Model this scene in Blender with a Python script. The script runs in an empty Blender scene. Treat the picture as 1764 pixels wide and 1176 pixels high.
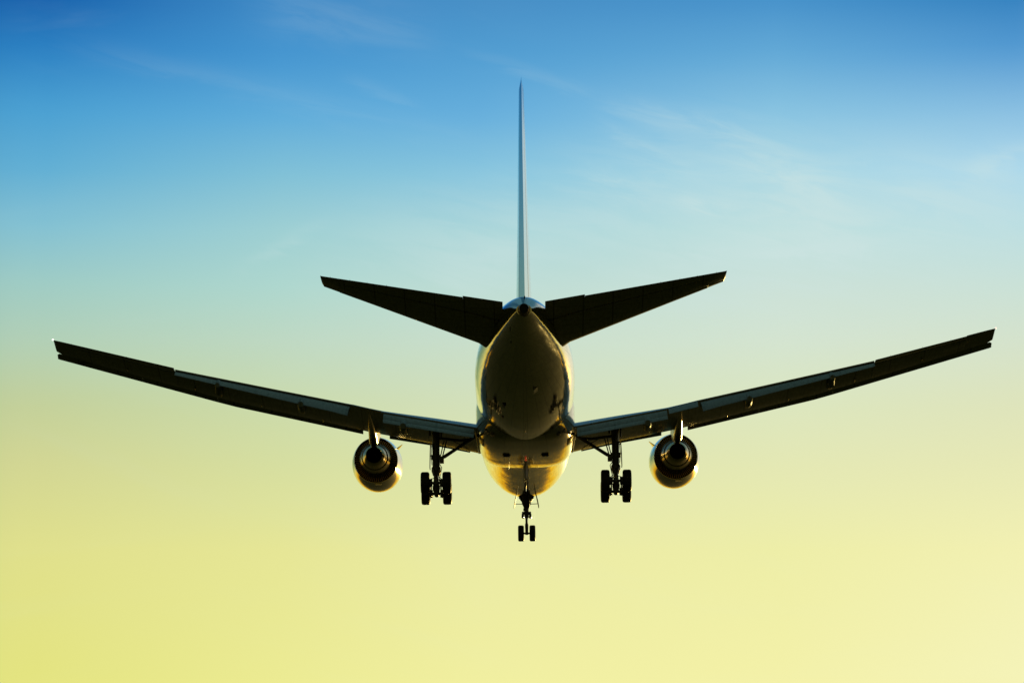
import bpy, bmesh, math, random
from mathutils import Vector, Matrix
R = math.radians
random.seed(4)
C = bpy.context.scene.collection
scene = bpy.context.scene

# ------------------------------------------------------------------ camera
PITCH, ROLL = R(3.2), R(-0.67)          # the airliner's attitude
cam_d = bpy.data.cameras.new('camera')
cam_d.sensor_width = 36.0
cam_d.lens = 158.9
cam_d.clip_start = 0.5
cam_d.clip_end = 200000
cam = bpy.data.objects.new('camera', cam_d)
C.objects.link(cam)
cam.location = (0, 0, 1.7)
cam.rotation_euler = (R(90) + math.atan(1102.6 / 7775) + PITCH, 0, math.atan(35 / 7775))
scene.camera = cam
CAM_LOCAL = Vector((0.36, -261.0, -30.0))  # where the camera is, seen from the airliner's nose

# ------------------------------------------------------------------ light, sky, exposure
SUN_AZ, SUN_EL = 15.0, 3.0
scene.view_settings.view_transform = 'Standard'
scene.view_settings.look = 'None'
scene.view_settings.exposure = 0
scene.view_settings.gamma = 1

sd = bpy.data.lights.new('sun', 'SUN')
sd.energy = 2.0
sd.angle = R(0.5)
sd.color = (1.0, 0.70, 0.20)
sun = bpy.data.objects.new('sun', sd)
C.objects.link(sun)
sdir = Vector((math.sin(R(SUN_AZ)) * math.cos(R(SUN_EL)), math.cos(R(SUN_AZ)) * math.cos(R(SUN_EL)), math.sin(R(SUN_EL))))
sun.rotation_euler = sdir.to_track_quat('Z', 'Y').to_euler()


def lin(c):
    return tuple((v / 255 / 12.92 if v / 255 <= 0.04045 else ((v / 255 + 0.055) / 1.055) ** 2.4) for v in c)


class NT:
    """small helper for wiring nodes"""
    def __init__(s, tree):
        s.t = tree
        s.n = tree.nodes
        s.l = tree.links

    def node(s, typ, **kw):
        nd = s.n.new(typ)
        for k, v in kw.items():
            setattr(nd, k, v)
        return nd

    def put(s, sock, v):
        if v is None:
            return
        if isinstance(v, bpy.types.NodeSocket):
            s.l.new(v, sock)
        else:
            sock.default_value = v

    def math(s, op, a, b=None, c=None, clamp=False):
        nd = s.node('ShaderNodeMath', operation=op, use_clamp=clamp)
        s.put(nd.inputs[0], a)
        s.put(nd.inputs[1], b)
        s.put(nd.inputs[2], c)
        return nd.outputs[0]

    def rng(s, v, a, b, c=0.0, d=1.0, smooth=False):
        nd = s.node('ShaderNodeMapRange')
        nd.interpolation_type = 'SMOOTHSTEP' if smooth else 'LINEAR'
        nd.clamp = True
        s.put(nd.inputs['Value'], v)
        for k, x in zip(('From Min', 'From Max', 'To Min', 'To Max'), (a, b, c, d)):
            nd.inputs[k].default_value = x
        return nd.outputs[0]

    def mix(s, f, a, b, blend='MIX'):
        nd = s.node('ShaderNodeMix', data_type='RGBA', blend_type=blend)
        s.put(nd.inputs[0], f)
        s.put(nd.inputs[6], a)
        s.put(nd.inputs[7], b)
        return nd.outputs[2]

    def ramp(s, f, stops):
        nd = s.node('ShaderNodeValToRGB')
        cr = nd.color_ramp
        cr.interpolation = 'LINEAR'
        while len(cr.elements) < len(stops):
            cr.elements.new(1.0)
        for e, (p, c) in zip(cr.elements, stops):
            e.position = p
        for e, (p, c) in zip(cr.elements, stops):
            e.color = (*c, 1)
        s.put(nd.inputs[0], f)
        return nd.outputs[0]

    def comb(s, x, y, z):
        nd = s.node('ShaderNodeCombineXYZ')
        for i, v in enumerate((x, y, z)):
            s.put(nd.inputs[i], v)
        return nd.outputs[0]

    def noise(s, vec, scale, detail=4, rough=0.5, dist=0.0):
        nd = s.node('ShaderNodeTexNoise')
        s.put(nd.inputs['Vector'], vec)
        nd.inputs['Scale'].default_value = scale
        nd.inputs['Detail'].default_value = detail
        nd.inputs['Roughness'].default_value = rough
        nd.inputs['Distortion'].default_value = dist
        return nd


world = bpy.data.worlds.new('World')
scene.world = world
world.use_nodes = True
w = NT(world.node_tree)
w.n.clear()
tc = w.node('ShaderNodeTexCoord')
sep = w.node('ShaderNodeSeparateXYZ')
w.l.new(tc.outputs['Generated'], sep.inputs[0])
dx, dy, dz = sep.outputs
el = w.math('MULTIPLY', w.math('ARCSINE', dz), 180 / math.pi)
az = w.math('MULTIPLY', w.math('ARCTAN2', dx, dy), 180 / math.pi)
EL_MAX = 45.0
elf = w.math('DIVIDE', el, EL_MAX, clamp=True)
ROWS = [0, 100, 200, 300, 400, 500, 588, 700, 800, 950, 1176]
SKY = {   # measured along five bearings, top to bottom
    'L':  [(15, 95, 170), (45, 130, 195), (75, 160, 210), (98, 175, 212), (132, 193, 210), (160, 204, 196), (177, 207, 183), (195, 208, 155), (210, 214, 148), (224, 224, 140), (228, 228, 128)],
    'LC': [(62, 138, 198), (70, 150, 208), (95, 172, 218), (128, 192, 215), (158, 207, 211), (175, 215, 206), (190, 216, 194), (203, 218, 170), (214, 222, 160), (230, 230, 150), (236, 235, 146)],
    'C':  [(72, 143, 198), (82, 158, 210), (103, 175, 220), (135, 197, 222), (169, 213, 217), (190, 220, 211), (201, 222, 203), (212, 224, 185), (221, 228, 172), (235, 235, 164), (241, 239, 160)],
    'RC': [(70, 145, 202), (100, 170, 215), (135, 195, 225), (167, 214, 228), (189, 223, 222), (204, 225, 215), (212, 228, 208), (220, 230, 190), (228, 232, 180), (238, 238, 168), (244, 241, 168)],
    'R':  [(50, 128, 190), (85, 155, 210), (135, 190, 225), (170, 215, 235), (187, 222, 226), (202, 225, 215), (212, 226, 205), (222, 228, 188), (230, 232, 182), (242, 240, 178), (245, 243, 184)],
}
EL_C = math.degrees(math.atan(1102.6 / 7775) + PITCH)


def stops(cols):
    st = [(0.0, lin((236, 160, 10))), (2.0 / EL_MAX, lin((246, 198, 38))), (4.6 / EL_MAX, lin((246, 228, 118)))]
    for r_, c_ in reversed(list(zip(ROWS, cols))):
        e_ = EL_C + math.degrees(math.atan((588 - r_) / 7775))
        st.append((e_ / EL_MAX, lin(c_)))
    st += [(20 / EL_MAX, lin((62, 110, 132))), (28 / EL_MAX, lin((60, 98, 106))), (1.0, lin((84, 117, 107)))]
    return st


cols = [w.ramp(elf, stops(SKY[k])) for k in ('L', 'LC', 'C', 'RC', 'R')]
AZS = [-6.3, -3.25, -0.7, 3.2, 6.2]
front = cols[0]
for i in range(1, 5):
    front = w.mix(w.rng(az, AZS[i - 1], AZS[i]), front, cols[i])

# thin cirrus, laid out by bearing and elevation
def cirrus(angle, sx, sy, off, seed, lo, hi):
    a = R(angle)
    u = w.math('ADD', w.math('MULTIPLY', az, math.cos(a)), w.math('MULTIPLY', el, math.sin(a)))
    v = w.math('SUBTRACT', w.math('MULTIPLY', el, math.cos(a)), w.math('MULTIPLY', az, math.sin(a)))
    vec = w.comb(w.math('MULTIPLY', u, sx), w.math('MULTIPLY', v, sy), seed)
    n1 = w.noise(vec, 1.0, 7, 0.55, 0.9).outputs['Fac']
    n2 = w.noise(w.comb(w.math('MULTIPLY', u, 0.16), w.math('MULTIPLY', v, 0.3), seed + 7.3), 1.0, 2, 0.5).outputs['Fac']
    return w.math('MULTIPLY', w.rng(n1, lo, hi, smooth=True), w.rng(n2, 0.42, 0.66, smooth=True))


c1 = cirrus(-14, 0.22, 1.3, 0, 5.1, 0.44, 0.86)
c2 = cirrus(8, 0.20, 1.2, 0, 11.7, 0.44, 0.86)
cl = w.math('MULTIPLY', w.math('ADD', c1, c2), w.rng(el, EL_C - 2, EL_C + 1.5, 0.05, 0.07))
# single drawn-out wisps: bearing and elevation of both ends, half width (degrees), strength
K = 0.00737
WISPS = [(-6.3, 3.8, -0.2, 2.4, 0.12, 0.055), (-0.9, 3.67, 0.95, 3.1, 0.07, 0.08), (-2.5, 3.37, -1.4, 2.97, 0.05, 0.05), (0.85, 3.05, 2.9, 2.65, 0.11, 0.18),
         (0.7, 2.85, 2.2, 2.1, 0.06, 0.14), (5.5, 2.1, 6.7, 2.4, 0.10, 0.20), (2.6, 1.08, 4.6, 1.2, 0.06, 0.34), (1.8, 1.83, 2.75, 1.68, 0.07, 0.30),
         (-3.9, 0.85, -2.6, 1.55, 0.07, 0.14), (0.4, 2.15, 1.5, 1.95, 0.08, 0.17), (2.4, 2.75, 4.4, 1.5, 0.22, 0.26), (-3.8, 4.3, -1.2, 3.9, 0.26, 0.07), (1.2, 0.95, 3.3, 1.35, 0.18, 0.24),
         (-3.0, 1.0, 2.5, 1.9, 0.50, 0.20), (0.5, 2.4, 6.5, 1.3, 0.60, 0.24), (1.0, 0.6, 5.0, 1.0, 0.35, 0.22), (-1.5, 0.7, 0.2, 1.2, 0.3, 0.18), (2.6, 1.9, 4.6, 0.9, 0.30, 0.24), (4.2, 1.6, 6.8, 1.9, 0.5, 0.20)]
wn_ = w.noise(w.comb(w.math('MULTIPLY', az, 0.75), w.math('MULTIPLY', w.math('ADD', el, w.math('MULTIPLY', az, 0.2)), 3.6), 4.2), 1.0, 7, 0.6, 0.7)
wob = w.math('MULTIPLY', w.math('SUBTRACT', wn_.outputs['Fac'], 0.5), 0.4)
for a0, e0, a1, e1, hw, amp in WISPS:
    ln = math.hypot(a1 - a0, e1 - e0)
    ux, uy = (a1 - a0) / ln, (e1 - e0) / ln
    pa = w.math('SUBTRACT', az, a0)
    pe = w.math('SUBTRACT', el, EL_C + e0)
    al = w.math('ADD', w.math('MULTIPLY', pa, ux / ln), w.math('MULTIPLY', pe, uy / ln))
    pr = w.math('ADD', w.math('SUBTRACT', w.math('MULTIPLY', pe, ux), w.math('MULTIPLY', pa, uy)), wob)
    q = w.math('DIVIDE', pr, hw * 1.25)
    g = w.math('POWER', 2.718, w.math('MULTIPLY', w.math('MULTIPLY', q, q), -1.0))
    ends = w.math('MULTIPLY', w.rng(al, -0.1, 0.35, smooth=True), w.rng(al, 1.1, 0.65, smooth=True))
    tex = w.rng(wn_.outputs['Fac'], 0.32, 0.66, 0.3, 1.1, smooth=True)
    cl = w.math('ADD', cl, w.math('MULTIPLY', w.math('MULTIPLY', g, ends), w.math('MULTIPLY', tex, amp)))
front = w.mix(w.math('MINIMUM', cl, 0.6), front, (*lin((206, 228, 226)), 1))
# dimmer away to the left, paler towards the sun on the right
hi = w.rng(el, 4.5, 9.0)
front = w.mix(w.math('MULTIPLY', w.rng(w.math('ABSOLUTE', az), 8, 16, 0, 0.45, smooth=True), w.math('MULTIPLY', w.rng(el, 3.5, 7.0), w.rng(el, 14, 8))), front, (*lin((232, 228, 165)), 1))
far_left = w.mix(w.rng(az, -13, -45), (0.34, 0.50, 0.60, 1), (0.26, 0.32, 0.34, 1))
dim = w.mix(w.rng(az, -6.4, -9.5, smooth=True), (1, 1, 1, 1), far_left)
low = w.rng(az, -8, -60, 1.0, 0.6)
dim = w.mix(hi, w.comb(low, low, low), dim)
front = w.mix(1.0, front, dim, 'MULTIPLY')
front = w.mix(w.math('MULTIPLY', w.rng(az, 6.3, 8.5, 0, 0.9, smooth=True), w.math('MULTIPLY', w.rng(el, 4, 9), w.rng(el, 21, 16))), front, (*lin((240, 238, 212)), 1))

side = w.math('MULTIPLY', w.rng(w.math('ABSOLUTE', az), 10.5, 17, 0, 0.7, smooth=True), w.rng(el, 9, 14))
front = w.mix(side, front, (*lin((84, 122, 128)), 1))
# the sky away from the sunset: the physical sky, dimmed by the low sun
nis = w.node('ShaderNodeTexSky', sky_type='NISHITA')
nis.sun_disc = False
nis.sun_elevation = R(SUN_EL)
nis.sun_rotation = R(SUN_AZ)
nis.air_density = 1.0
nis.dust_density = 1.5
nish = w.mix(1.0, nis.outputs[0], (0.050, 0.044, 0.018, 1), 'MULTIPLY')
away = w.rng(w.math('ABSOLUTE', w.math('SUBTRACT', az, 8.0)), 48, 120, 0, 1, smooth=True)
sky = w.mix(away, front, nish)
# glow round the sun, low down
dot = w.node('ShaderNodeVectorMath', operation='DOT_PRODUCT')
w.l.new(tc.outputs['Generated'], dot.inputs[0])
dot.inputs[1].default_value = sdir
glow = w.math('POWER', w.math('MAXIMUM', dot.outputs['Value'], 0.0), 520.0)
glowc = w.mix(glow, (0, 0, 0, 1), (2.2, 1.15, 0.28, 1))
sky = w.mix(1.0, sky, glowc, 'ADD')
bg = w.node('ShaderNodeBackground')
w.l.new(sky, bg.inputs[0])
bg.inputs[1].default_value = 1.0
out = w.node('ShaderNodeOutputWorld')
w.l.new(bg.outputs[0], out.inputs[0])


# ------------------------------------------------------------------ materials
def principled(name, base, rough, metal=0.0, spec=0.5, coat=0.0):
    m = bpy.data.materials.new(name)
    m.use_nodes = True
    t = NT(m.node_tree)
    p = t.n['Principled BSDF']
    p.inputs['Base Color'].default_value = (*base, 1)
    p.inputs['Roughness'].default_value = rough
    p.inputs['Metallic'].default_value = metal
    p.inputs['Specular IOR Level'].default_value = spec
    p.inputs['Coat Weight'].default_value = coat
    p.inputs['Coat Roughness'].default_value = 0.08
    return m, t, p


def skin(name, base, rough, metal, tilt, cell=(1.25, 0.62), line=0.55, coat=0.0, round_=True, dirt=0.35, spec=0.5):
    """aircraft skin: panels each a hair out of true, seams, streaks of grime along the airflow"""
    m, t, p = principled(name, base, rough, metal, spec, coat)
    tcn = t.node('ShaderNodeTexCoord')
    sp = t.node('ShaderNodeSeparateXYZ')
    t.l.new(tcn.outputs['Object'], sp.inputs[0])
    x, y, z = sp.outputs
    if round_:
        a = t.math('MULTIPLY', t.math('ARCTAN2', x, z), 2.6)
    else:
        a = x
    cu = t.math('DIVIDE', y, cell[0])
    cv = t.math('DIVIDE', a, cell[1])
    # stagger the rows
    cu = t.math('ADD', cu, t.math('MULTIPLY', t.math('FLOOR', cv), 0.37))
    wn = t.node('ShaderNodeTexWhiteNoise', noise_dimensions='2D')
    t.l.new(t.comb(t.math('FLOOR', cu), t.math('FLOOR', cv), 0.0), wn.inputs['Vector'])
    vs = t.node('ShaderNodeVectorMath', operation='SUBTRACT')
    t.l.new(wn.outputs['Color'], vs.inputs[0])
    vs.inputs[1].default_value = (0.5, 0.5, 0.5)
    vm = t.node('ShaderNodeVectorMath', operation='SCALE')
    t.l.new(vs.outputs[0], vm.inputs[0])
    vm.inputs['Scale'].default_value = tilt
    # slow waves inside a panel
    nz = t.noise(t.comb(t.math('MULTIPLY', x, 1.6), t.math('MULTIPLY', y, 0.9), t.math('MULTIPLY', z, 1.6)), 1.5, 3, 0.55)
    vs2 = t.node('ShaderNodeVectorMath', operation='SUBTRACT')
    t.l.new(nz.outputs['Color'], vs2.inputs[0])
    vs2.inputs[1].default_value = (0.5, 0.5, 0.5)
    vm2 = t.node('ShaderNodeVectorMath', operation='SCALE')
    t.l.new(vs2.outputs[0], vm2.inputs[0])
    vm2.inputs['Scale'].default_value = tilt * 2.2
    geo = t.node('ShaderNodeNewGeometry')
    a1 = t.node('ShaderNodeVectorMath', operation='ADD')
    t.l.new(geo.outputs['Normal'], a1.inputs[0])
    t.l.new(vm.outputs[0], a1.inputs[1])
    a2 = t.node('ShaderNodeVectorMath', operation='ADD')
    t.l.new(a1.outputs[0], a2.inputs[0])
    t.l.new(vm2.outputs[0], a2.inputs[1])
    nn = t.node('ShaderNodeVectorMath', operation='NORMALIZE')
    t.l.new(a2.outputs[0], nn.inputs[0])
    t.l.new(nn.outputs[0], p.inputs['Normal'])
    # seams
    def seam(c, width):
        f = t.math('FRACT', c)
        d = t.math('MINIMUM', f, t.math('SUBTRACT', 1.0, f))
        return t.rng(d, width, width * 0.4, 0, 1)
    sm = t.math('MAXIMUM', seam(cu, 0.016), seam(cv, 0.03))
    streak = t.noise(t.comb(t.math('MULTIPLY', x, 7.0), t.math('MULTIPLY', y, 0.35), t.math('MULTIPLY', z, 7.0)), 1.3, 5, 0.6).outputs['Fac']
    st = t.rng(streak, 0.40, 0.72, 0, dirt)
    dark = tuple(v * 0.25 for v in base)
    col = t.mix(st, (*base, 1), (dark[0] * 1.05, dark[1], dark[2] * 0.85, 1))
    col = t.mix(t.math('MULTIPLY', sm, line), col, (*tuple(v * 0.12 for v in base), 1))
    t.l.new(col, p.inputs['Base Color'])
    t.l.new(t.math('ADD', rough, t.math('MULTIPLY', st, 0.22)), p.inputs['Roughness'])
    return m


M = {}
M['skin'] = skin('polished_aluminium_skin', (0.72, 0.67, 0.55), 0.075, 1.0, 0.014, dirt=0.25)
M['nacelle'] = skin('polished_nacelle_skin', (0.54, 0.47, 0.31), 0.09, 1.0, 0.010, cell=(1.6, 1.3), dirt=0.25)
M['fairing'] = skin('grey_composite_fairing', (0.46, 0.41, 0.29), 0.09, 0.9, 0.011, cell=(1.4, 0.8))
M['wing'] = skin('grey_wing_paint', (0.30, 0.30, 0.27), 0.30, 0.0, 0.012, cell=(1.1, 1.7), round_=False, coat=0.1)
M['tail'] = skin('grey_tailplane_paint', (0.34, 0.34, 0.32), 0.5, 0.0, 0.008, cell=(1.0, 1.4), round_=False, line=0.6, spec=0.35)
M['flap'] = skin('grey_flap_paint', (0.26, 0.28, 0.27), 0.40, 0.0, 0.008, cell=(3.0, 2.3), round_=False, dirt=0.45, line=0.25)
M['pod'] = skin('matt_grey_pod_paint', (0.24, 0.26, 0.25), 0.5, 0.0, 0.006, cell=(3.0, 2.3), round_=False, line=0.2, spec=0.35)
M['fin'] = skin('grey_fin_paint', (0.09, 0.125, 0.15), 0.08, 0.0, 0.003, cell=(1.3, 40.0), round_=False, coat=0.5, dirt=0.2)
M['slat'] = skin('bare_leading_edge_metal', (0.42, 0.41, 0.38), 0.28, 0.8, 0.012, cell=(9.0, 1.9), round_=False)
M['hot'] = skin('heat_stained_nozzle_metal', (0.70, 0.52, 0.24), 0.17, 1.0, 0.010, cell=(1.2, 0.9), dirt=0.35)
M['pylon'] = skin('brassy_pylon_skin', (0.52, 0.42, 0.22), 0.26, 1.0, 0.012, cell=(1.6, 1.3), dirt=0.3)
M['dark'] = principled('sooty_dark_metal', (0.012, 0.011, 0.010), 0.6, 0.3)[0]
M['duct'] = principled('dark_fan_duct_liner', (0.17, 0.12, 0.07), 0.42, 0.8)[0]
M['vane'] = principled('guide_vane_metal', (0.58, 0.38, 0.17), 0.30, 1.0)[0]
M['gear'] = principled('grimy_gear_paint', (0.12, 0.115, 0.10), 0.42, 0.2)[0]
M['chrome'] = principled('bare_oleo_piston', (0.55, 0.54, 0.50), 0.16, 1.0)[0]
M['rim'] = principled('wheel_hub_metal', (0.22, 0.21, 0.19), 0.35, 0.6)[0]
mt, tt, pp = principled('tyre_rubber', (0.018, 0.017, 0.016), 0.55)
tn = tt.noise(None, 14.0, 4, 0.6)
tt.l.new(tt.rng(tn.outputs['Fac'], 0.3, 0.7, 0.42, 0.68), pp.inputs['Roughness'])
M['rubber'] = mt


def lamp_mat(name, col, strength):
    m, t, p = principled(name, (0.5, 0.5, 0.5), 0.2)
    p.inputs['Emission Color'].default_value = (*col, 1)
    p.inputs['Emission Strength'].default_value = strength
    return m


M['white_light'] = lamp_mat('lit_white_position_lamp', (1.0, 0.93, 0.85), 2.0)
M['pink_light'] = lamp_mat('lit_warm_position_lamp', (1.0, 0.66, 0.55), 1.4)
M['red_light'] = lamp_mat('red_beacon_glass', (1.0, 0.10, 0.03), 0.25)

# the ground: rough dark grassland, far to the horizon
mg, tg, pg = principled('dry_grass_ground', (0.05, 0.045, 0.02), 0.9)
tcg = tg.node('ShaderNodeTexCoord')
n1 = tg.noise(tcg.outputs['Object'], 0.02, 6, 0.6).outputs['Fac']
n2 = tg.noise(tcg.outputs['Object'], 1.7, 5, 0.65).outputs['Fac']
gc = tg.ramp(tg.math('ADD', tg.math('MULTIPLY', n1, 0.6), tg.math('MULTIPLY', n2, 0.4)), [(0.3, (0.036, 0.038, 0.006)), (0.5, (0.062, 0.057, 0.009)), (0.72, (0.098, 0.082, 0.014))])
tg.l.new(gc, pg.inputs['Base Color'])
pg.inputs['Specular IOR Level'].default_value = 0.05
M['ground'] = mg


# ------------------------------------------------------------------ mesh helpers (x right, s metres aft of the nose, z up)
def P(x, s, z):
    return Vector((x, -s, z))


def link(name, bm, mat, parent, smooth=35, label=None):
    bmesh.ops.remove_doubles(bm, verts=bm.verts, dist=1e-5)
    bmesh.ops.recalc_face_normals(bm, faces=bm.faces)
    me = bpy.data.meshes.new(name)
    bm.to_mesh(me)
    bm.free()
    if smooth:
        for f in me.polygons:
            f.use_smooth = True
        me.set_sharp_from_angle(angle=R(smooth))
    ob = bpy.data.objects.new(name, me)
    me.materials.append(M[mat])
    C.objects.link(ob)
    ob.parent = parent
    if label:
        ob['label'] = label
    return ob


def loft(bm, rings, cap=True, closed=True):
    vr = [[bm.verts.new(p) for p in r] for r in rings]
    n = len(rings[0])
    for a, b in zip(vr, vr[1:]):
        for i in range(n if closed else n - 1):
            j = (i + 1) % n
            try:
                bm.faces.new((a[i], a[j], b[j], b[i]))
            except ValueError:
                pass
    if cap:
        bm.faces.new(vr[0])
        bm.faces.new(list(reversed(vr[-1])))
    return vr


def tube(bm, pts, rad, n=14, cap=True):
    """round bar through points; rad a number or one per point"""
    pts = [P(*p) for p in pts]
    if not isinstance(rad, (list, tuple)):
        rad = [rad] * len(pts)
    rings = []
    for i, p in enumerate(pts):
        d = (pts[min(i + 1, len(pts) - 1)] - pts[max(i - 1, 0)]).normalized()
        up = Vector((0, 1, 0)) if abs(d.y) < 0.9 else Vector((0, 0, 1))
        u = d.cross(up).normalized()
        v = d.cross(u).normalized()
        rings.append([p + (u * math.cos(2 * math.pi * k / n) + v * math.sin(2 * math.pi * k / n)) * rad[i] for k in range(n)])
    loft(bm, rings, cap)


def box(bm, c, size, rot=None):
    mat = Matrix.Translation(P(*c))
    if rot is not None:
        mat = mat @ rot
    mat = mat @ Matrix.Diagonal((size[0], size[1], size[2], 1))
    r = bmesh.ops.create_cube(bm, size=1.0, matrix=mat)
    return r['verts']


def bevel(bm, w_, seg=2):
    bmesh.ops.bevel(bm, geom=[e for e in bm.edges if e.is_manifold and e.calc_face_angle(0) > 0.6], offset=w_, segments=seg, affect='EDGES', clamp_overlap=True)


def interp(tab, x):
    """smooth monotone interpolation of rows (x, a, b, ...)"""
    xs = [r[0] for r in tab]
    if x <= xs[0]:
        return tab[0][1:]
    if x >= xs[-1]:
        return tab[-1][1:]
    i = max(k for k in range(len(xs) - 1) if xs[k] <= x)
    res = []
    for c in range(1, len(tab[0])):
        y = [r[c] for r in tab]
        d = [(y[k + 1] - y[k]) / (xs[k + 1] - xs[k]) for k in range(len(xs) - 1)]

        def sl(k):
            if k == 0:
                return d[0]
            if k == len(xs) - 1:
                return d[-1]
            if d[k - 1] * d[k] <= 0:
                return 0.0
            return 2 * d[k - 1] * d[k] / (d[k - 1] + d[k])
        h = xs[i + 1] - xs[i]
        t_ = (x - xs[i]) / h
        m0, m1 = sl(i) * h, sl(i + 1) * h
        res.append((2 * t_**3 - 3 * t_**2 + 1) * y[i] + (t_**3 - 2 * t_**2 + t_) * m0 + (-2 * t_**3 + 3 * t_**2) * y[i + 1] + (t_**3 - t_**2) * m1)
    return res


def lerp(tab, x):
    if x <= tab[0][0]:
        a, b = tab[0], tab[1]
    elif x >= tab[-1][0]:
        a, b = tab[-2], tab[-1]
    else:
        a, b = next((p, q) for p, q in zip(tab, tab[1:]) if p[0] <= x <= q[0])
    t_ = (x - a[0]) / (b[0] - a[0])
    return [p + (q - p) * t_ for p, q in zip(a[1:], b[1:])]


def superring(s, w_, zt, zb, n=96, ex=2.0, exb=None):
    zc, hh = (zt + zb) / 2, (zt - zb) / 2
    r = []
    for k in range(n):
        a = 2 * math.pi * k / n
        sx, cz = math.sin(a), math.cos(a)
        e = ex if cz >= 0 else (exb or ex)
        r.append(P(math.copysign(abs(sx) ** (2 / e), sx) * w_, s, zc + math.copysign(abs(cz) ** (2 / e), cz) * hh))
    return r


def foil(le, te, t, te_th=0.006, camber=0.015, n=14, axis='z'):
    """closed aerofoil ring from leading-edge point to trailing-edge point, each (x, s, z)"""
    le, te = P(*le), P(*te)
    ch = te - le
    c = ch.length
    if axis == 'z':
        up = Vector((0, 0, 1))
        up = (up - ch * (up.dot(ch) / ch.length_squared)).normalized()
    else:
        up = Vector((1, 0, 0))
        up = (up - ch * (up.dot(ch) / ch.length_squared)).normalized()

    def th(u):
        y = 5 * t * (0.2969 * math.sqrt(u) - 0.126 * u - 0.3516 * u * u + 0.2843 * u**3 - 0.1036 * u**4)
        return y + te_th / 2 * u
    us = [0.5 * (1 - math.cos(math.pi * k / n)) for k in range(n + 1)]
    ring = []
    for u in reversed(us):
        ring.append(le + ch * u + up * (th(u) + camber * c * 4 * u * (1 - u)))
    for u in us[1:]:
        ring.append(le + ch * u + up * (-th(u) + camber * c * 4 * u * (1 - u)))
    return ring


# ------------------------------------------------------------------ setting
bm = bmesh.new()
rings = []
radii = [0, 30, 80, 200, 500, 1200, 3000, 8000, 20000, 40000]
cv = bm.verts.new((0, 0, 0))
prev = None
for r_ in radii[1:]:
    ring = [bm.verts.new((r_ * math.cos(2 * math.pi * k / 72), r_ * math.sin(2 * math.pi * k / 72), 0)) for k in range(72)]
    for k in range(72):
        if prev is None:
            bm.faces.new((cv, ring[k], ring[(k + 1) % 72]))
        else:
            bm.faces.new((prev[k], ring[k], ring[(k + 1) % 72], prev[(k + 1) % 72]))
    prev = ring
gr = link('ground', bm, 'ground', None, 0)
gr['kind'] = 'structure'
gr['label'] = 'dark dry grassland under the approach path, reaching the horizon'

# ------------------------------------------------------------------ the airliner
jet = bpy.data.objects.new('airliner', None)
C.objects.link(jet)
jet['label'] = 'silver twin-engine passenger jet seen from behind, landing with wheels and flaps down'
jet['category'] = 'airplane'
rot = Matrix.Rotation(PITCH, 4, 'X')
org = cam.location - (rot @ CAM_LOCAL)
jet.matrix_world = Matrix.Translation(org) @ rot @ Matrix.Rotation(ROLL, 4, 'Y')

# fuselage: s, half width, top, bottom
FUS = [(0.0, 0.04, -0.86, -0.94), (0.25, 0.45, -0.45, -1.32), (0.8, 0.92, 0.05, -1.72), (1.6, 1.38, 0.62, -2.10), (3, 1.88, 1.55, -2.46), (5, 2.27, 2.28, -2.65),
       (7, 2.45, 2.58, -2.74), (9, 2.515, 2.70, -2.735), (20, 2.515, 2.70, -2.705), (33.5, 2.515, 2.70, -2.70), (36, 2.505, 2.70, -2.64), (38, 2.47, 2.69, -2.49), (40, 2.39, 2.67, -2.22), (42, 2.25, 2.63, -1.87),
       (44, 2.05, 2.55, -1.48), (46, 1.78, 2.45, -1.05), (48, 1.45, 2.30, -0.62), (50, 1.10, 2.05, -0.19), (51, 0.92, 1.86, 0.01), (52, 0.74, 1.62, 0.21), (53, 0.55, 1.36, 0.40), (53.9, 0.36, 1.12, 0.57)]
bm = bmesh.new()
ss = sorted(set([0, .06, .14, .25, .4, .6, .8, 1.1, 1.4, 1.8, 2.3, 3, 4, 5, 6, 7, 8, 9, 11, 13, 15, 18, 21, 24, 27, 30, 33, 35] + [36 + .45 * k for k in range(40)] + [53.9]))
ss = [s for s in ss if s <= 53.9]
loft(bm, [superring(s, *interp(FUS, s)) for s in ss])
fus = link('fuselage', bm, 'skin', jet, 40)


def bot(s, x=0.0, off=0.0):
    w_, zt, zb = interp(FUS, s)
    return (zt + zb) / 2 - (zt - zb) / 2 * math.sqrt(max(0, 1 - (x / w_) ** 2)) - off


# tail cone end with the auxiliary exhaust
bm = bmesh.new()
prof = [(53.85, 0.300), (54.15, 0.255), (54.42, 0.215), (54.45, 0.205), (54.42, 0.190), (54.1, 0.185), (53.95, 0.0)]
loft(bm, [[P(max(r_, 1e-4) * math.sin(2 * math.pi * k / 32), s, 0.845 + max(r_, 1e-4) * 1.04 * math.cos(2 * math.pi * k / 32)) for k in range(32)] for s, r_ in prof], cap=False)
link('exhaust_pipe', bm, 'duct', fus, 35)
bm = bmesh.new()
loft(bm, [[P(0.183 * math.sin(2 * math.pi * k / 24), s, 0.845 + 0.19 * math.cos(2 * math.pi * k / 24)) for k in range(24)] for s in (54.0, 54.40)])
link('exhaust_opening', bm, 'dark', fus, 35)


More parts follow.
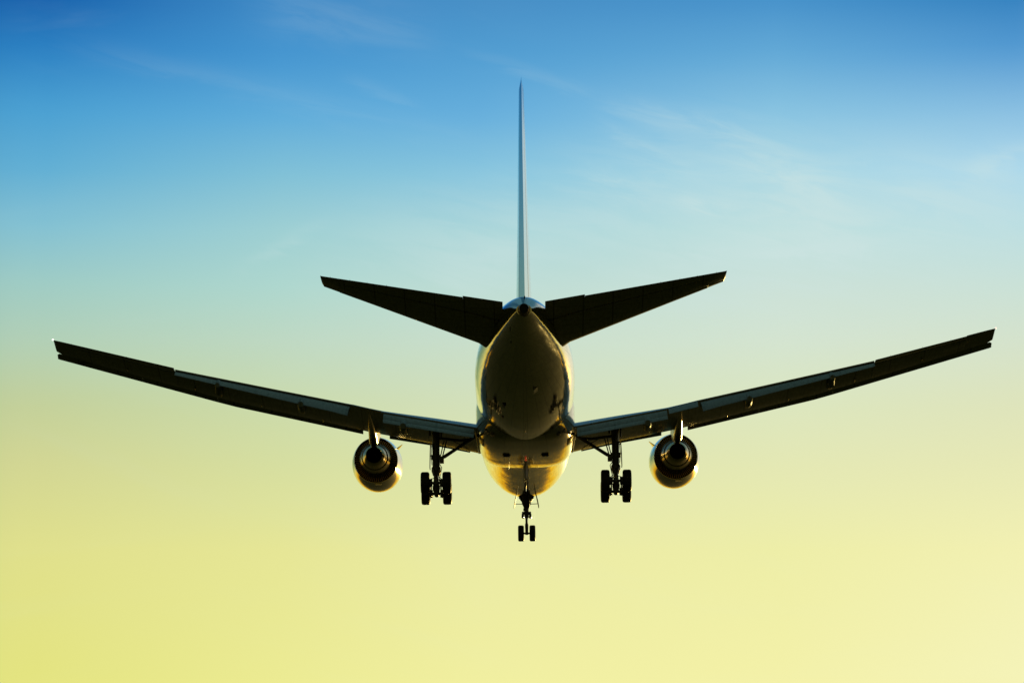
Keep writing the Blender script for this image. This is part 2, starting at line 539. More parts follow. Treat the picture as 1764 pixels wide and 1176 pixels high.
# small things on the belly
def slot(name, x, s, dx, ds, mat='dark', parent=None, th=0.03):
    b = bmesh.new()
    z0 = bot(s, x)
    n_ = Vector((2 * x / 6.3, 0, (z0) / 7.3)).normalized()
    e = 0.4
    slope = (bot(s + e, x) - bot(s - e, x)) / (2 * e)
    tdir = Vector((0, -1, slope)).normalized()
    side = n_.cross(tdir).normalized()
    n_ = tdir.cross(side).normalized()
    if n_.z > 0:
        n_ = -n_
    m3 = Matrix((side, tdir, n_)).transposed().to_4x4()
    mat4 = Matrix.Translation(P(x, s, z0)) @ m3 @ Matrix.Diagonal((dx, ds, th, 1))
    bmesh.ops.create_cube(b, size=1.0, matrix=mat4)
    bevel(b, 0.006, 1)
    return link(name, b, mat, parent or fus, 30)


slot('outflow_valve', -1.10, 40.6, 0.34, 0.5)
slot('vent_opening', -1.15, 38.3, 0.16, 0.35)
slot('vent_opening', -0.66, 51.2, 0.05, 0.5)
slot('vent_opening', -0.64, 49.7, 0.07, 0.25)
slot('access_panel', 0.6, 43.5, 0.5, 0.6, 'skin', th=0.012)


def blade(name, s, h, ln, th, z0, mat='dark', parent=None, x=0.0):
    b = bmesh.new()
    rs = []
    for f, k in ((-0.1, 1.0), (0.35, 0.9), (0.75, 0.72), (1.0, 0.5)):
        zz = z0 - h * f
        le = s - ln / 2 + 0.45 * ln * max(f, 0)
        te = le + ln * k
        rs.append([P(x, te, zz), P(x + th / 2 * k, (le + te) / 2, zz), P(x, le, zz), P(x - th / 2 * k, (le + te) / 2, zz)])
    loft(b, rs)
    return link(name, b, mat, parent or fus, 0)


blade('antenna', 12.0, 0.34, 0.4, 0.05, bot(12.0), 'chrome')
blade('drain_mast', 36.9, 0.30, 0.3, 0.05, bot(36.9), 'chrome')

# wing-to-body fairing
FAIR = [(18.6, 1.9, 0.6, -2.15), (19.8, 2.38, 1.1, -2.62), (21.5, 2.52, 1.4, -2.80), (24, 2.56, 1.5, -2.89), (28, 2.56, 1.5, -2.92), (30, 2.50, 1.3, -2.89), (31.5, 2.34, 0.9, -2.82), (32.8, 2.0, 0.2, -2.73), (33.6, 1.5, -0.6, -2.60)]
bm = bmesh.new()
loft(bm, [superring(18.6 + 15.0 * k / 44, *interp(FAIR, 18.6 + 15.0 * k / 44), n=96, ex=2.2, exb=3.7) for k in range(45)])
fair = link('belly_fairing', bm, 'fairing', jet, 40)
for sx, dz in ((-1, 0.0), (1, 0.0)):
    bm = bmesh.new()
    box(bm, (sx * 1.0, 28.0, -2.93), (0.42, 0.5, 0.16))
    bevel(bm, 0.05)
    link('air_scoop', bm, 'fairing', fair, 30)
    bm = bmesh.new()
    box(bm, (sx * 1.0, 28.22, -2.945), (0.32, 0.12, 0.085))
    link('scoop_opening', bm, 'dark', fair, 0)
bm = bmesh.new()
bmesh.ops.create_uvsphere(bm, u_segments=16, v_segments=10, radius=0.065, matrix=Matrix.Translation(P(0, 26.5, -2.98)))
link('beacon_light', bm, 'red_light', fair, 60)
blade('antenna', 21.0, 0.62, 0.9, 0.24, -2.76, 'dark', fair)
blade('drain_mast', 23.0, 0.25, 0.4, 0.05, -2.84, 'chrome', fair, x=-0.9)

# fin and rudder
FIN = [(1.45, 40.2, 51.15, 0.62), (1.95, 41.0, 51.25, 0.60), (6.0, 44.9, 52.1, 0.41), (9.5, 48.1, 52.85, 0.28), (11.66, 50.1, 53.3, 0.19)]


def fin_ring(z, f0, f1, le_th=None, dx=0.0, yaw=0.0):
    s0, s1, t_ = lerp(FIN, z)
    return s0, s1, t_


bm = bmesh.new()
rs = []
for z in [1.45, 1.95, 4, 6, 8, 9.5, 11.66]:
    s0, s1, t_ = fin_ring(z, 0, 1)
    sh = s0 + (s1 - s0) * 0.68
    fr = foil((0, s0, z), (0, sh, z), t_, te_th=t_ * 0.80, camber=0, n=16, axis='x')
    rs.append(fr)
s0, s1, t_ = lerp(FIN, 11.66)
rs.append(foil((0, s0 + 0.35, 11.82), (0, s0 + (s1 - s0) * 0.68, 11.84), t_ * 0.6, te_th=t_ * 0.55, camber=0, n=16, axis='x'))
rs.append(foil((0, s0 + 1.1, 11.94), (0, s0 + (s1 - s0) * 0.68, 11.97), t_ * 0.2, te_th=t_ * 0.15, camber=0, n=16, axis='x'))
loft(bm, rs)
fin = link('fin', bm, 'fin', jet, 40)
bm = bmesh.new()
rs = []
for z in [1.93, 4, 6, 8, 9.5, 11.66, 11.82, 11.99]:
    s0, s1, t_ = lerp(FIN, min(z, 11.66))
    k = 1.0 if z <= 11.66 else (0.75 if z < 11.9 else 0.3)
    sh = s0 + (s1 - s0) * 0.683
    te = s1
    dx = (te - sh) * math.tan(R(0.8))
    hw = t_ * 0.385 * k
    rs.append([P(dx, te, z), P(0.45 * dx + hw * 0.55, sh + (te - sh) * 0.45, z), P(hw, sh + 0.02, z), P(-hw, sh + 0.02, z), P(0.45 * dx - hw * 0.55, sh + (te - sh) * 0.45, z)])
loft(bm, rs)
link('rudder', bm, 'fin', fin, 20)

# ------------------------------------------------------------------ wings
def s_le(x): return 16.5 + 0.679 * x
Z_SLAT = [(2.45, -1.73), (4.65, -1.44), (7.0, -1.22), (8.25, -1.10), (15.3, -0.03), (23.6, 1.71)]
Z_TE = [(0.0, -1.88), (2.45, -1.60), (7.34, -0.71), (8.95, -0.37), (17.86, 1.20), (17.869, 1.20), (23.7, 2.41)]
S_BOX = [(0.0, 28.9), (7.38, 28.9), (8.93, 29.4), (17.87, 32.2)]
S_TE = [(17.87, 32.95), (23.7, 34.9)]
T_W = [(0.0, 1.35), (2.5, 1.25), (8.0, 0.84), (17.9, 0.48), (23.7, 0.24)]


def wing_le(x):
    off = 0.40 - 0.012 * max(x - 2.45, 0) * 0.5
    return s_le(x) + 0.36, lerp(Z_SLAT, x)[0] + off


def build_wing(sg):
    nm = []
    bm = bmesh.new()
    rs = []

    def section(x, frac=None, th=0.07, k=1.0):
        s0, z0 = wing_le(x)
        t_ = lerp(T_W, x)[0] * k
        if x <= 17.871 and frac is None:
            s1, z1 = lerp(S_BOX, x)[0], lerp(Z_TE, x)[0]
        else:
            s1, z1 = lerp(S_TE, x)[0], lerp(Z_TE, x)[0]
            f = frac if frac is not None else 1.0
            s1, z1 = s0 + (s1 - s0) * f, z0 + (z1 - z0) * f
        rs.append(foil((sg * x, s0, z0), (sg * x, s1, z1), t_, te_th=th, camber=0.012, n=18))
    for x in (0.6, 2.45, 3.6, 5.0, 6.4, 7.37, 8.2, 8.94, 11, 13, 15, 16.5, 17.86):
        section(x)
    for x in (17.87, 19.5, 21, 22.4):
        section(x, 0.77, 0.10)
    for x in (22.41, 23.2, 23.45):
        section(x, 1.0, 0.012)
    # rounded tip
    s0, z0 = wing_le(23.78)
    s1, z1 = 34.93, lerp(Z_TE, 23.78)[0]
    rs.append(foil((sg * 23.77, s0 + 0.45, z0 + 0.04), (sg * 23.80, s1, z1), 0.15, te_th=0.004, n=18))
    loft(bm, rs)
    wing = link('wing', bm, 'wing', jet, 38)

    # slats
    OUT = [(-0.02, 0.035), (-0.12, 0.10), (-0.14, 0.20), (-0.06, 0.30), (0.14, 0.42), (0.42, 0.53), (0.80, 0.60)]
    INN = [(0.80, 0.585), (0.42, 0.46), (0.18, 0.33), (0.07, 0.21), (0.05, 0.10), (0.03, 0.0)]
    def slat(x0, x1, n_):
        b = bmesh.new()
        rr = []
        for k in range(n_ + 1):
            x = x0 + (x1 - x0) * k / n_
            c = 0.82 - 0.016 * x
            zl = lerp(Z_SLAT, x)[0]
            # a curved shell: nose down in front of the wing, tail tucked above its nose
            sl0 = s_le(x)
            if k == n_ and x1 > 23:
                rr.append([P(sg * x, sl0 + 0.12 + u * c, zl + v * c) for u, v in OUT + INN])
                rr.append([P(sg * (x + 0.09), sl0 + 0.17 + (0.1 + 0.75 * u) * c, zl + (0.07 + 0.66 * v) * c) for u, v in OUT + INN])
                continue
            rr.append([P(sg * x, sl0 + 0.12 + u * c, zl + v * c) for u, v in OUT + INN])
        loft(b, rr)
        return link('slat', b, 'slat', wing, 50)
    slat(3.0, 7.25, 5)
    for a, b_ in ((8.62, 12.3), (12.304, 16.0), (16.004, 19.7), (19.704, 23.70)):
        slat(a, b_, 4)

    # flaps
    def flap(name, x0, x1, lef, tef, t_, n_=6, mat='flap', rake=0.0):
        b = bmesh.new()
        rr = []
        for k in range(n_ + 1):
            x = x0 + (x1 - x0) * k / n_
            l_, t2 = lef(x), tef(x)
            xr = x + (rake if k == 0 else 0)
            rr.append(foil((sg * x, *l_), (sg * xr, *t2), t_(x), te_th=0.012, camber=0.03, n=10))
        loft(b, rr)
        return link(name, b, mat, wing, 40)
    FT_IN = [(2.45, 30.4, -2.30), (7.34, 30.3, -1.41)]
    FT_OUT = [(8.95, 30.7, -1.09), (17.85, 32.95, 0.84)]

    def fl_le(x):
        return (lerp(S_BOX, x)[0] - 0.22, lerp(Z_TE, x)[0] - 0.11)

    def mid(x, f, dz=0.0):
        a, b_ = fl_le(x), lerp(FT_IN, x)
        return (a[0] + (b_[0] - a[0]) * f, a[1] + (b_[1] - a[1]) * f + dz)
    flap('flap', 2.66, 7.33, fl_le, lambda x: mid(x, 0.60, 0.045), lambda x: 0.22)
    flap('aft_flap', 2.66, 7.33, lambda x: mid(x, 0.575, -0.02), lambda x: lerp(FT_IN, x), lambda x: 0.13)
    flap('flap', 9.02, 17.84, fl_le, lambda x: lerp(FT_OUT, x), lambda x: 0.22 - 0.011 * (x - 9), n_=10, rake=0.12)
    # ailerons: the right inboard one hangs with the flaps, the left one trails flush
    if sg > 0:
        tef = lambda x: (30.15 + 0.2 * (x - 7.4), lerp(Z_TE, x)[0] - 0.42)
    else:
        tef = lambda x: (30.2 + 0.2 * (x - 7.4), lerp(Z_TE, x)[0] - 0.12)
    b = bmesh.new()
    loft(b, [foil((sg * x, lerp(S_BOX, x)[0] + 0.02, lerp(Z_TE, x)[0] - 0.02), (sg * x, *tef(x)), 0.12, te_th=0.012, camber=0, n=10) for x in (7.41, 8.15, 8.9)])
    link('aileron', b, 'flap', wing, 40)
    b = bmesh.new()
    rr = []
    for x in (17.875, 19.5, 21, 22.405):
        s0, z0 = wing_le(x)
        s1, z1 = lerp(S_TE, x)[0], lerp(Z_TE, x)[0]
        h = (s0 + (s1 - s0) * 0.775, z0 + (z1 - z0) * 0.775)
        rr.append(foil((sg * x, *h), (sg * x, s1, z1 - (0.03 if sg > 0 else 0)), 0.085, te_th=0.012, camber=0, n=10))
    loft(b, rr)
    link('aileron', b, 'wing', wing, 40)

    # flap track fairings: canoes under the wing whose tails follow the flaps down
    for x, sc in ((6.3, 1.0), (11.5, 0.92), (15.7, 0.8)):
        zt, sb = lerp(Z_TE, x)[0], lerp(S_BOX, x)[0]
        te = lerp(FT_IN, x) if x < 7.4 else lerp(FT_OUT, x)
        b = bmesh.new()
        L = [(sb - 3.2, zt - 0.42, 0.02, 0.03), (sb - 2.4, zt - 0.50, 0.13, 0.17), (sb - 1.2, zt - 0.56, 0.19, 0.26), (sb - 0.1, zt - 0.60, 0.21, 0.29),
             (te[0] - 0.6, te[1] + 0.16, 0.20, 0.25), (te[0] - 0.06, te[1] - 0.02, 0.17, 0.21), (te[0] + 0.05, te[1] + 0.0, 0.14, 0.15)]
        rr = []
        for s_, zc, hw, hh in L:
            hw, hh = hw * sc, hh * sc
            rr.append([P(sg * x + hw * math.copysign(abs(math.sin(2 * math.pi * k / 16)) ** 0.8, math.sin(2 * math.pi * k / 16)), s_, zc + hh * math.cos(2 * math.pi * k / 16)) for k in range(16)])
        loft(b, rr)
        link('flap_track_fairing', b, 'pod', wing, 50)
    # little drain blisters under the outer wing
    for x in (10.6, 13.7, 17.0, 20.3):
        s0, z0 = wing_le(x)
        zt = lerp(Z_TE, x)[0]
        b = bmesh.new()
        zz = z0 + (zt - z0) * 0.3 - lerp(T_W, x)[0] * 0.46
        bmesh.ops.create_uvsphere(b, u_segments=12, v_segments=8, radius=1.0, matrix=Matrix.Translation(P(sg * x, s0 + 1.4, zz)) @ Matrix.Diagonal((0.035, 0.2, 0.085, 1)))
        link('vent_blister', b, 'chrome', wing, 60)
    # position lamp and static wicks
    b = bmesh.new()
    bmesh.ops.create_uvsphere(b, u_segments=14, v_segments=10, radius=1.0, matrix=Matrix.Translation(P(sg * 23.83, 34.90, 2.45)) @ Matrix.Diagonal((0.05, 0.09, 0.04, 1)))
    link('navigation_light', b, 'white_light' if sg < 0 else 'pink_light', wing, 60)
    for x in (18.6, 20.2, 21.6, 22.9):
        b = bmesh.new()
        s1, z1 = lerp(S_TE, x)[0], lerp(Z_TE, x)[0]
        tube(b, [(sg * x, s1 - 0.03, z1), (sg * x, s1 + 0.25, z1 - 0.01)], [0.008, 0.004], n=6)
        link('static_wick', b, 'dark', wing, 60)
    return wing


wings = {sg: build_wing(sg) for sg in (-1, 1)}

# ------------------------------------------------------------------ tailplane
ST_LE = [(0.3, 42.6, 0.22), (1.2, 43.6, 0.27), (1.6, 44.3, 0.33), (1.83, 44.85, 0.42), (2.2, 45.4, 0.60), (9.40, 51.05, 2.53)]
ST_TE = [(0.3, 50.7, 1.58), (0.87, 50.8, 1.62), (9.46, 52.93, 2.70)]
ST_T = [(0.3, 0.52), (2.2, 0.46), (9.31, 0.17)]


def build_stab(sg):
    def hinge(x):
        a, b_ = lerp(ST_LE, x), lerp(ST_TE, x)
        return [a[0] + (b_[0] - a[0]) * 0.70, a[1] + (b_[1] - a[1]) * 0.66]
    b = bmesh.new()
    rr = []
    for x in (0.3, 0.9, 1.2, 1.45, 1.6, 1.72, 1.83, 2.0, 2.2, 3, 4.5, 6, 7.5, 8.65):
        rr.append(foil((sg * x, *lerp(ST_LE, x)), (sg * x, *hinge(x)), lerp(ST_T, x)[0], te_th=lerp(ST_T, x)[0] * 0.55, camber=-0.01, n=14))
    for x in (8.66, 9.37):
        rr.append(foil((sg * x, *lerp(ST_LE, x)), (sg * x, *lerp(ST_TE, x)), lerp(ST_T, x)[0], te_th=0.012, camber=-0.01, n=14))
    rr.append(foil((sg * 9.44, 51.35, 2.58), (sg * 9.48, 52.95, 2.71), 0.06, te_th=0.006, camber=0, n=14))
    loft(b, rr)
    st = link('tailplane', b, 'tail', jet, 38)
    for x0, x1, up in ((1.0, 2.868, 0.055), (2.872, 8.652, 0.0)):
        b = bmesh.new()
        rr = []
        for k in range(5):
            x = x0 + (x1 - x0) * k / 4
            h, te = hinge(x), lerp(ST_TE, x)
            rr.append(foil((sg * x, h[0] + 0.015, h[1]), (sg * x, te[0] + (0.03 if up else 0), te[1] + up), lerp(ST_T, x)[0] * 0.62, te_th=0.012, camber=0, n=10))
        loft(b, rr)
        link('elevator', b, 'tail', st, 40)
    for x in (6.4, 7.3, 8.1, 9.0):
        b = bmesh.new()
        te = lerp(ST_TE, x)
        tube(b, [(sg * x, te[0] - 0.03, te[1]), (sg * x, te[0] + 0.22, te[1] + 0.02)], [0.008, 0.004], n=6)
        link('static_wick', b, 'dark', st, 60)


for sg in (-1, 1):
    build_stab(sg)

# ------------------------------------------------------------------ engines
EX = 8.09


def eng_z(s): return -1.87 - 0.022 * (s - 15.5)


def lathe(bm, prof, x0, n=72, ez=1.0):
    rr = []
    for s, r_ in prof:
        rr.append([P(x0 + r_ * math.sin(2 * math.pi * k / n), s, eng_z(s) + r_ * ez * math.cos(2 * math.pi * k / n)) for k in range(n)])
    loft(bm, rr, cap=False)


def build_engine(sg):
    x0 = sg * EX
    b = bmesh.new()
    prof = [(17.2, 1.13), (16.0, 1.17), (14.8, 1.16), (14.2, 1.10), (13.9, 1.11), (13.78, 1.16), (13.82, 1.21), (14.0, 1.26), (14.5, 1.335), (15.2, 1.37), (16.0, 1.375), (16.8, 1.355), (17.5, 1.31), (18.1, 1.25), (18.75, 1.185), (18.75, 1.165), (18.2, 1.17), (17.2, 1.13)]
    lathe(b, prof, x0, ez=1.04)
    eng = link('engine', b, 'nacelle', jet, 40)
    eng.location.z = -0.06
    # dark fan duct, end wall and vanes
    b = bmesh.new()
    lathe(b, [(18.6, 1.16), (17.5, 1.12), (17.45, 0.55), (14.9, 0.5), (14.6, 0.02)], x0, ez=1.04)
    link('fan_duct', b, 'duct', eng, 40)
    b = bmesh.new()
    for k in range(64):
        a = 2 * math.pi * (k + 0.5) / 64
        if abs(math.sin(a)) < 0.16 and math.cos(a) > 0:
            continue
        d = Vector((math.sin(a), 0, math.cos(a)))
        tng = Vector((math.cos(a), 0, -math.sin(a)))
        vs = []
        for rr_, sw in ((0.80, 0.016), (1.13, 0.020)):
            for s_, tw in ((17.9, -0.02), (18.45, 0.03)):
                c = P(x0, s_, eng_z(s_)) + d * rr_ + tng * tw
                vs.append((c - tng * sw, c + tng * sw))
        (a0, a1), (b0, b1), (c0, c1), (d0, d1) = vs
        q = [b.verts.new(v) for v in (a0, b0, d0, c0, a1, b1, d1, c1)]
        for f in ((0, 1, 2, 3), (7, 6, 5, 4), (0, 4, 5, 1), (1, 5, 6, 2), (2, 6, 7, 3), (3, 7, 4, 0)):
            b.faces.new([q[i] for i in f])
    link('guide_vanes', b, 'vane', eng, 0)
    b = bmesh.new()
    lathe(b, [(17.3, 0.86), (18.4, 0.91), (19.1, 0.89), (19.8, 0.81), (20.4, 0.715), (20.41, 0.69), (19.9, 0.68)], x0)
    link('core_cowl', b, 'hot', eng, 40)
    b = bmesh.new()
    lathe(b, [(19.9, 0.70), (20.4, 0.685), (21.1, 0.565), (21.7, 0.445), (21.72, 0.43), (21.5, 0.425), (20.6, 0.48)], x0)
    link('exhaust_nozzle', b, 'hot', eng, 40)
    b = bmesh.new()
    lathe(b, [(21.45, 0.424), (20.6, 0.44), (20.5, 0.3), (20.9, 0.22), (21.2, 0.02)], x0, n=40)
    link('exhaust_core', b, 'dark', eng, 40)
    # pylon
    PY = [(15.0, -0.62, -0.48, 0.05), (16.0, -0.8, -0.12, 0.17), (17.5, -1.0, 0.02, 0.23), (19, -1.2, -0.10, 0.25), (20.5, -1.42, -0.30, 0.26), (21.7, -1.58, -0.50, 0.25), (22.6, -1.45, -0.58, 0.24), (24, -1.22, -0.45, 0.21), (25.5, -1.02, -0.40, 0.17), (27.0, -0.82, -0.40, 0.11), (28.2, -0.66, -0.42, 0.05), (28.6, -0.60, -0.46, 0.02)]
    b = bmesh.new()
    rr = []
    for i in range(45):
        s_ = 15.0 + 13.6 * i / 44
        zb, zt, hw = interp(PY, s_)
        zc, hh = (zb + zt) / 2, (zt - zb) / 2
        rr.append([P(x0 + hw * math.copysign(abs(math.sin(2 * math.pi * k / 28)) ** 0.7, math.sin(2 * math.pi * k / 28)), s_, zc + hh * math.copysign(abs(math.cos(2 * math.pi * k / 28)) ** 0.55, math.cos(2 * math.pi * k / 28))) for k in range(28)])
    loft(b, rr)
    link('pylon', b, 'pylon', eng, 40)
    # strake on the inboard shoulder
    b = bmesh.new()
    a = R(52) * -sg
    d = Vector((math.sin(a), 0, math.cos(a)))
    tng = Vector((math.cos(a), 0, -math.sin(a)))
    rr = []
    for s_, h in ((14.9, 0.0), (15.6, 0.22), (16.2, 0.38), (16.35, 0.36)):
        c = P(x0, s_, eng_z(s_))
        r0 = 1.32
        rr.append([c + d * r0 - tng * 0.035, c + d * (r0 + 0.05 + h) - tng * 0.006, c + d * (r0 + 0.05 + h) + tng * 0.006, c + d * r0 + tng * 0.035])
    loft(b, rr)
    link('strake', b, 'nacelle', eng, 20)
    # drain fitting under the cowl
    b = bmesh.new()
    box(b, (x0 + 0.12, 18.45, eng_z(18.45) - 1.285), (0.34, 0.35, 0.07))
    bevel(b, 0.015)
    link('cowl_latch', b, 'chrome', eng, 30)


for sg in (-1, 1):
    build_engine(sg)


# ------------------------------------------------------------------ landing gear
def tyre_mesh(r_, wd):
    b = bmesh.new()
    hw = wd / 2
    prof = [(-hw * 0.55, r_ * 0.50), (-hw * 0.86, r_ * 0.56), (-hw * 1.0, r_ * 0.70), (-hw * 0.98, r_ * 0.84), (-hw * 0.86, r_ * 0.945), (-hw * 0.62, r_ * 0.99),
            (-hw * 0.52, r_ * 0.998), (-hw * 0.50, r_ * 0.982), (-hw * 0.46, r_ * 0.982), (-hw * 0.44, r_), (-hw * 0.18, r_), (-hw * 0.16, r_ * 0.984), (-hw * 0.12, r_ * 0.984), (-hw * 0.10, r_)]
    prof = prof + [(-u, v) for u, v in reversed(prof)]
    n = 56
    loft(b, [[Vector((u, v * math.sin(2 * math.pi * k / n), v * math.cos(2 * math.pi * k / n))) for k in range(n)] for u, v in prof + [prof[0]]], cap=False)
    return b


def rim_mesh(r_, wd):
    b = bmesh.new()
    hw = wd / 2
    prof = [(-hw * 0.5, 0.02), (-hw * 0.5, r_ * 0.16), (-hw * 0.3, r_ * 0.2), (-hw * 0.3, r_ * 0.42), (-hw * 0.6, r_ * 0.48), (-hw * 0.62, r_ * 0.53), (hw * 0.62, r_ * 0.53), (hw * 0.6, r_ * 0.48), (hw * 0.3, r_ * 0.42), (hw * 0.3, r_ * 0.2), (hw * 0.5, r_ * 0.16), (hw * 0.5, 0.02)]
    n = 32
    loft(b, [[Vector((u, v * math.sin(2 * math.pi * k / n), v * math.cos(2 * math.pi * k / n))) for k in range(n)] for u, v in prof])
    return b


first = {}


def wheel(kind, r_, wd, x, s, z, parent):
    for nm, mk, mat in (('tyre', tyre_mesh, 'rubber'), ('rim', rim_mesh, 'rim')):
        key = (kind, nm)
        if key not in first:
            o = first[key] = link(nm, mk(r_, wd), mat, parent, 40)
        else:
            o = first[key].copy()
            C.objects.link(o)
            o.parent = parent
        o.location = P(x, s, z)


def build_main_gear(sg):
    X = 4.65 * sg
    b = bmesh.new()
    tube(b, [(X, 28.25, -1.3), (X, 28.27, -1.7), (X, 28.32, -2.4), (X, 28.36, -3.35), (X, 28.37, -3.42), (X, 28.37, -3.62), (X, 28.38, -3.72), (X, 28.38, -3.84)], [0.22, 0.205, 0.19, 0.185, 0.235, 0.24, 0.20, 0.17], n=24)
    # trunnion and bracketry at the top
    tube(b, [(X - 0.05, 27.5, -1.5), (X, 28.25, -1.48), (X + 0.03, 28.8, -1.5)], 0.13)
    tube(b, [(X - 0.31, 28.3, -1.35), (X - 0.31, 28.3, -1.75)], 0.05)
    tube(b, [(X + 0.29, 28.5, -1.35), (X + 0.28, 28.5, -1.95)], 0.045)
    box(b, (X, 28.3, -2.87), (0.52, 0.34, 0.24))
    box(b, (X - sg * 0.30, 28.35, -3.02), (0.22, 0.3, 0.34))
    gear = link('main_landing_gear', b, 'gear', jet, 40)
    gear.location.z = -0.13
    b = bmesh.new()
    tube(b, [(X, 28.38, -3.80), (X, 28.4, -4.38)], 0.135, n=20)
    link('oleo_piston', b, 'chrome', gear, 40)
    # bogie beam, axles, brakes
    ca, cf = (29.1, -4.29), (27.7, -4.70)
    b = bmesh.new()
    tube(b, [(X, 29.25, -4.245), (X, 28.9, -4.35), (X, 28.4, -4.47), (X, 27.9, -4.64), (X, 27.5, -4.76)], [0.12, 0.155, 0.20, 0.155, 0.12], n=18)
    for s_, z_ in (ca, cf):
        tube(b, [(X - 0.62, s_, z_), (X + 0.62, s_, z_)], 0.075)
    link('bogie_beam', b, 'gear', gear, 40)
    for s_, z_ in (ca, cf):
        for e in (-1, 1):
            b = bmesh.new()
            tube(b, [(X + e * 0.22, s_, z_), (X + e * 0.25, s_, z_), (X + e * 0.40, s_, z_)], [0.16, 0.215, 0.225], n=24)
            for k in range(8):
                a = 2 * math.pi * k / 8 + 0.2
                tube(b, [(X + e * 0.19, s_ + 0.16 * math.sin(a), z_ + 0.16 * math.cos(a)), (X + e * 0.27, s_ + 0.16 * math.sin(a), z_ + 0.16 * math.cos(a))], 0.042, n=8)
            link('brake', b, 'gear', gear, 40)
    for s_, z_ in (ca, cf):
        for e in (-1, 1):
            b = bmesh.new()
            tube(b, [(X + e * 0.255, s_ + 0.1, z_ - 0.16), (X + e * 0.255, 28.4 + (s_ - 28.4) * 0.15, -4.45 - 0.34)], 0.035, n=8)
            link('brake_rod', b, 'gear', gear, 40)
            wheel('main', 0.575, 0.46, X + e * 0.56, s_, z_, gear)
    # torque links, aft of the piston
    b = bmesh.new()
    tube(b, [(X - 0.12, 28.55, -3.5), (X - 0.05, 29.0, -3.92), (X - 0.10, 28.6, -4.33)], [0.06, 0.05, 0.06], n=10)
    tube(b, [(X + 0.12, 28.55, -3.5), (X + 0.05, 29.0, -3.92), (X + 0.10, 28.6, -4.33)], [0.06, 0.05, 0.06], n=10)
    link('torque_link', b, 'gear', gear, 40)
    # side brace running inboard, with its jury strut
    b = bmesh.new()
    tube(b, [(X - sg * 0.20, 28.35, -2.95), (X - sg * 0.45, 28.3, -2.83), (X - sg * 1.1, 28.2, -2.40), (X - sg * 1.85, 28.1, -1.90), (X - sg * 2.3, 28.0, -1.6)], [0.085, 0.095, 0.085, 0.08, 0.08], n=12)
    link('side_brace', b, 'gear', gear, 40)
    b = bmesh.new()
    tube(b, [(X - sg * 0.10, 28.2, -1.85), (X - sg * 1.2, 28.1, -1.98), (X - sg * 1.75, 28.1, -1.95)], 0.075, n=10)
    tube(b, [(X - sg * 0.55, 28.2, -2.0), (X - sg * 0.33, 28.25, -2.85)], 0.032, n=8)
    tube(b, [(X - sg * 0.42, 28.3, -2.0), (X - sg * 0.25, 28.3, -2.75)], 0.028, n=8)
    link('jury_strut', b, 'gear', gear, 40)
    # hoses
    b = bmesh.new()
    tube(b, [(X - sg * 0.18, 28.6, -3.25), (X - sg * 0.30, 28.75, -3.45), (X - sg * 0.24, 28.8, -3.75), (X - sg * 0.16, 28.75, -4.1), (X - sg * 0.22, 28.9, -4.3)], 0.022, n=8)
    tube(b, [(X + sg * 0.21, 28.5, -2.3), (X + sg * 0.24, 28.55, -2.8), (X + sg * 0.21, 28.5, -3.3)], 0.018, n=8)
    tube(b, [(X - sg * 0.12, 28.7, -3.9), (X - sg * 0.26, 28.95, -4.05), (X - sg * 0.33, 29.0, -4.12)], 0.02, n=8)
    tube(b, [(X + sg * 0.12, 28.7, -4.0), (X + sg * 0.24, 28.95, -4.06), (X + sg * 0.33, 29.0, -4.12)], 0.02, n=8)
    link('brake_hose', b, 'rubber', gear, 40)
    # strut door on the outboard side, edge on
    b = bmesh.new()
    vs = []
    for x_, s_, z_ in ((0.27, 27.95, -2.15), (0.27, 28.75, -2.15), (0.30, 28.75, -2.75), (0.315, 28.7, -3.45), (0.315, 28.1, -3.50), (0.30, 27.95, -2.75)):
        vs.append((x_, s_, z_))
    loft(b, [[P(X + sg * (x_ - 0.022), s_, z_) for x_, s_, z_ in vs], [P(X + sg * (x_ + 0.022), s_, z_) for x_, s_, z_ in vs]])
    tube(b, [(X + sg * 0.16, 28.4, -2.30), (X + sg * 0.28, 28.4, -2.32)], 0.03, n=8)
    tube(b, [(X + sg * 0.16, 28.4, -2.78), (X + sg * 0.29, 28.4, -2.80)], 0.03, n=8)
    link('gear_door', b, 'fairing', gear, 30)
    # inner fuselage door, hanging edge on by the fairing, and its small link doors
    b = bmesh.new()
    vs = [(2.58, 26.6, -1.75), (2.58, 29.4, -1.75), (2.46, 29.4, -2.42), (2.43, 26.6, -2.52)]
    loft(b, [[P(sg * (x_ - 0.02), s_, z_) for x_, s_, z_ in vs], [P(sg * (x_ + 0.025), s_, z_) for x_, s_, z_ in vs]])
    link('gear_door', b, 'fairing', gear, 30)
    b = bmesh.new()
    vs = [(3.15, 27.9, -1.85), (3.15, 28.5, -1.85), (3.30, 28.5, -2.30), (3.33, 28.0, -2.38)]
    loft(b, [[P(sg * (x_ - 0.012), s_, z_) for x_, s_, z_ in vs], [P(sg * (x_ + 0.012), s_, z_) for x_, s_, z_ in vs]])
    tube(b, [(sg * 3.75, 27.5, -1.95), (sg * 3.1, 27.5, -2.28), (sg * 2.88, 27.5, -2.48)], [0.018, 0.025, 0.015], n=8)
    link('link_door', b, 'gear', gear, 30)


for sg in (-1, 1):
    build_main_gear(sg)

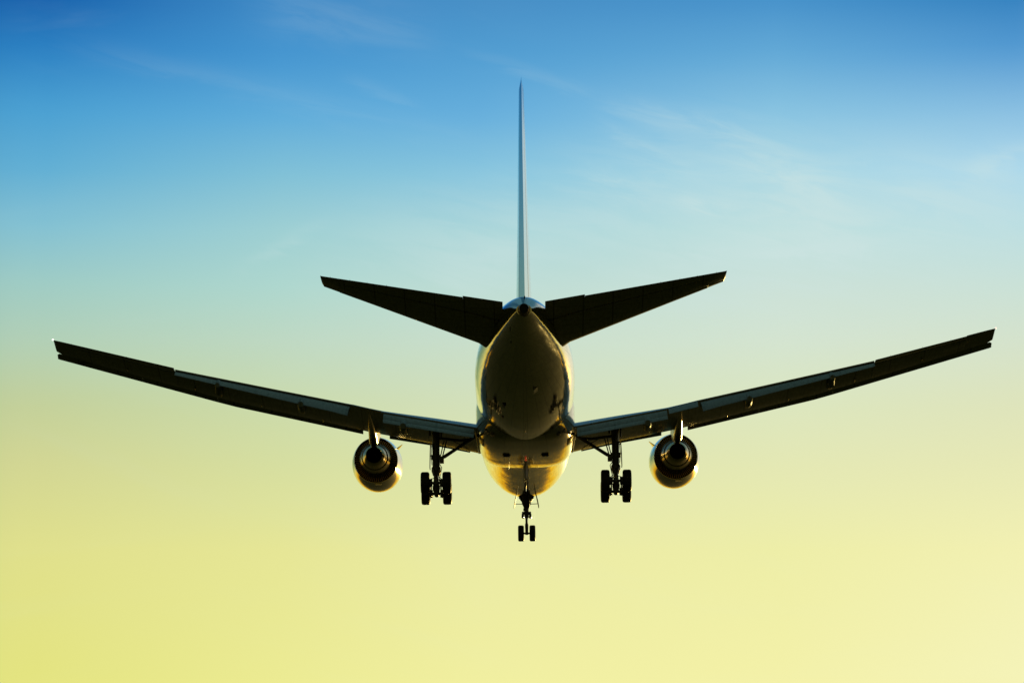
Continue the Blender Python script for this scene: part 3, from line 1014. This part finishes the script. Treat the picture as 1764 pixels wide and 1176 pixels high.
# nose gear
b = bmesh.new()
tube(b, [(0, 5.7, -2.2), (0, 5.72, -3.0), (0, 5.74, -3.25), (0, 5.76, -3.72), (0, 5.76, -3.76)], [0.15, 0.15, 0.13, 0.125, 0.10], n=20)
for e in (-1, 1):   # spread top frame: drag braces meeting the leg
    tube(b, [(e * 0.38, 5.2, -2.55), (e * 0.22, 5.5, -2.80), (e * 0.18, 5.6, -2.98), (e * 0.11, 5.7, -3.15)], [0.05, 0.055, 0.055, 0.05], n=10)
    tube(b, [(e * 0.20, 6.6, -2.55), (e * 0.16, 6.2, -2.9), (e * 0.1, 5.8, -3.2)], 0.05, n=8)
tr = [(0.45, -2.48), (0.33, -2.68), (0.25, -2.76), (0.25, -2.92), (0.19, -3.00), (0.12, -3.04)]
tr = tr + [(-x_, z_) for x_, z_ in reversed(tr)]
loft(b, [[P(x_, s_, z_) for x_, z_ in tr] for s_ in (5.45, 5.68)])
box(b, (-0.08, 5.85, -3.3), (0.2, 0.12, 0.16))
bevel(b, 0.01, 1)
nose = link('nose_landing_gear', b, 'gear', jet, 40)
nose.location.z = -0.14
b = bmesh.new()
tube(b, [(0, 5.76, -3.72), (0, 5.78, -4.12)], 0.072, n=16)
link('oleo_piston', b, 'chrome', nose, 40)
b = bmesh.new()
tube(b, [(0, 5.78, -4.08), (0, 5.78, -4.2), (0, 5.79, -4.55), (0, 5.8, -4.72)], [0.085, 0.10, 0.085, 0.085], n=16)
tube(b, [(-0.3, 5.8, -4.64), (0.3, 5.8, -4.64)], 0.055, n=12)
link('axle', b, 'gear', nose, 40)
for e in (-1, 1):
    wheel('nose', 0.46, 0.34, e * 0.325, 5.8, -4.64, nose)
b = bmesh.new()
for e in (-1, 1):
    box(b, (e * 0.16, 5.72, -3.48), (0.2, 0.3, 0.14))
    box(b, (e * 0.21, 5.68, -3.62), (0.14, 0.22, 0.2))
    tube(b, [(e * 0.06, 5.8, -3.42), (e * 0.24, 5.85, -3.70)], 0.035, n=8)
bevel(b, 0.015, 1)
link('steering_unit', b, 'gear', nose, 40)
for e in (-1, 1):
    b = bmesh.new()
    tube(b, [(e * 0.205, 5.84, -3.68), (e * 0.205, 5.62, -3.68), (e * 0.205, 5.52, -3.68)], [0.05, 0.085, 0.09], n=16)
    link('taxi_light', b, 'chrome', nose, 40)
b = bmesh.new()
tube(b, [(0.05, 5.9, -3.75), (0.02, 6.25, -3.98), (0.04, 5.9, -4.25)], [0.035, 0.03, 0.035], n=8)
tube(b, [(-0.05, 5.9, -3.75), (-0.02, 6.25, -3.98), (-0.04, 5.9, -4.25)], [0.035, 0.03, 0.035], n=8)
link('torque_link', b, 'gear', nose, 40)
for e in (-1, 1):
    b = bmesh.new()
    vs = [(0.56, 4.7, -2.42), (0.56, 6.6, -2.52), (0.64, 6.6, -2.85), (0.70, 6.5, -3.18), (0.70, 4.9, -3.12), (0.64, 4.7, -2.80)]
    loft(b, [[P(e * (x_ - 0.018), s_, z_) for x_, s_, z_ in vs], [P(e * (x_ + 0.018), s_, z_) for x_, s_, z_ in vs]])
    tube(b, [(e * 0.08, 5.7, -2.97), (e * 0.66, 5.7, -2.95)], 0.02, n=8)
    link('gear_door', b, 'gear', nose, 30)
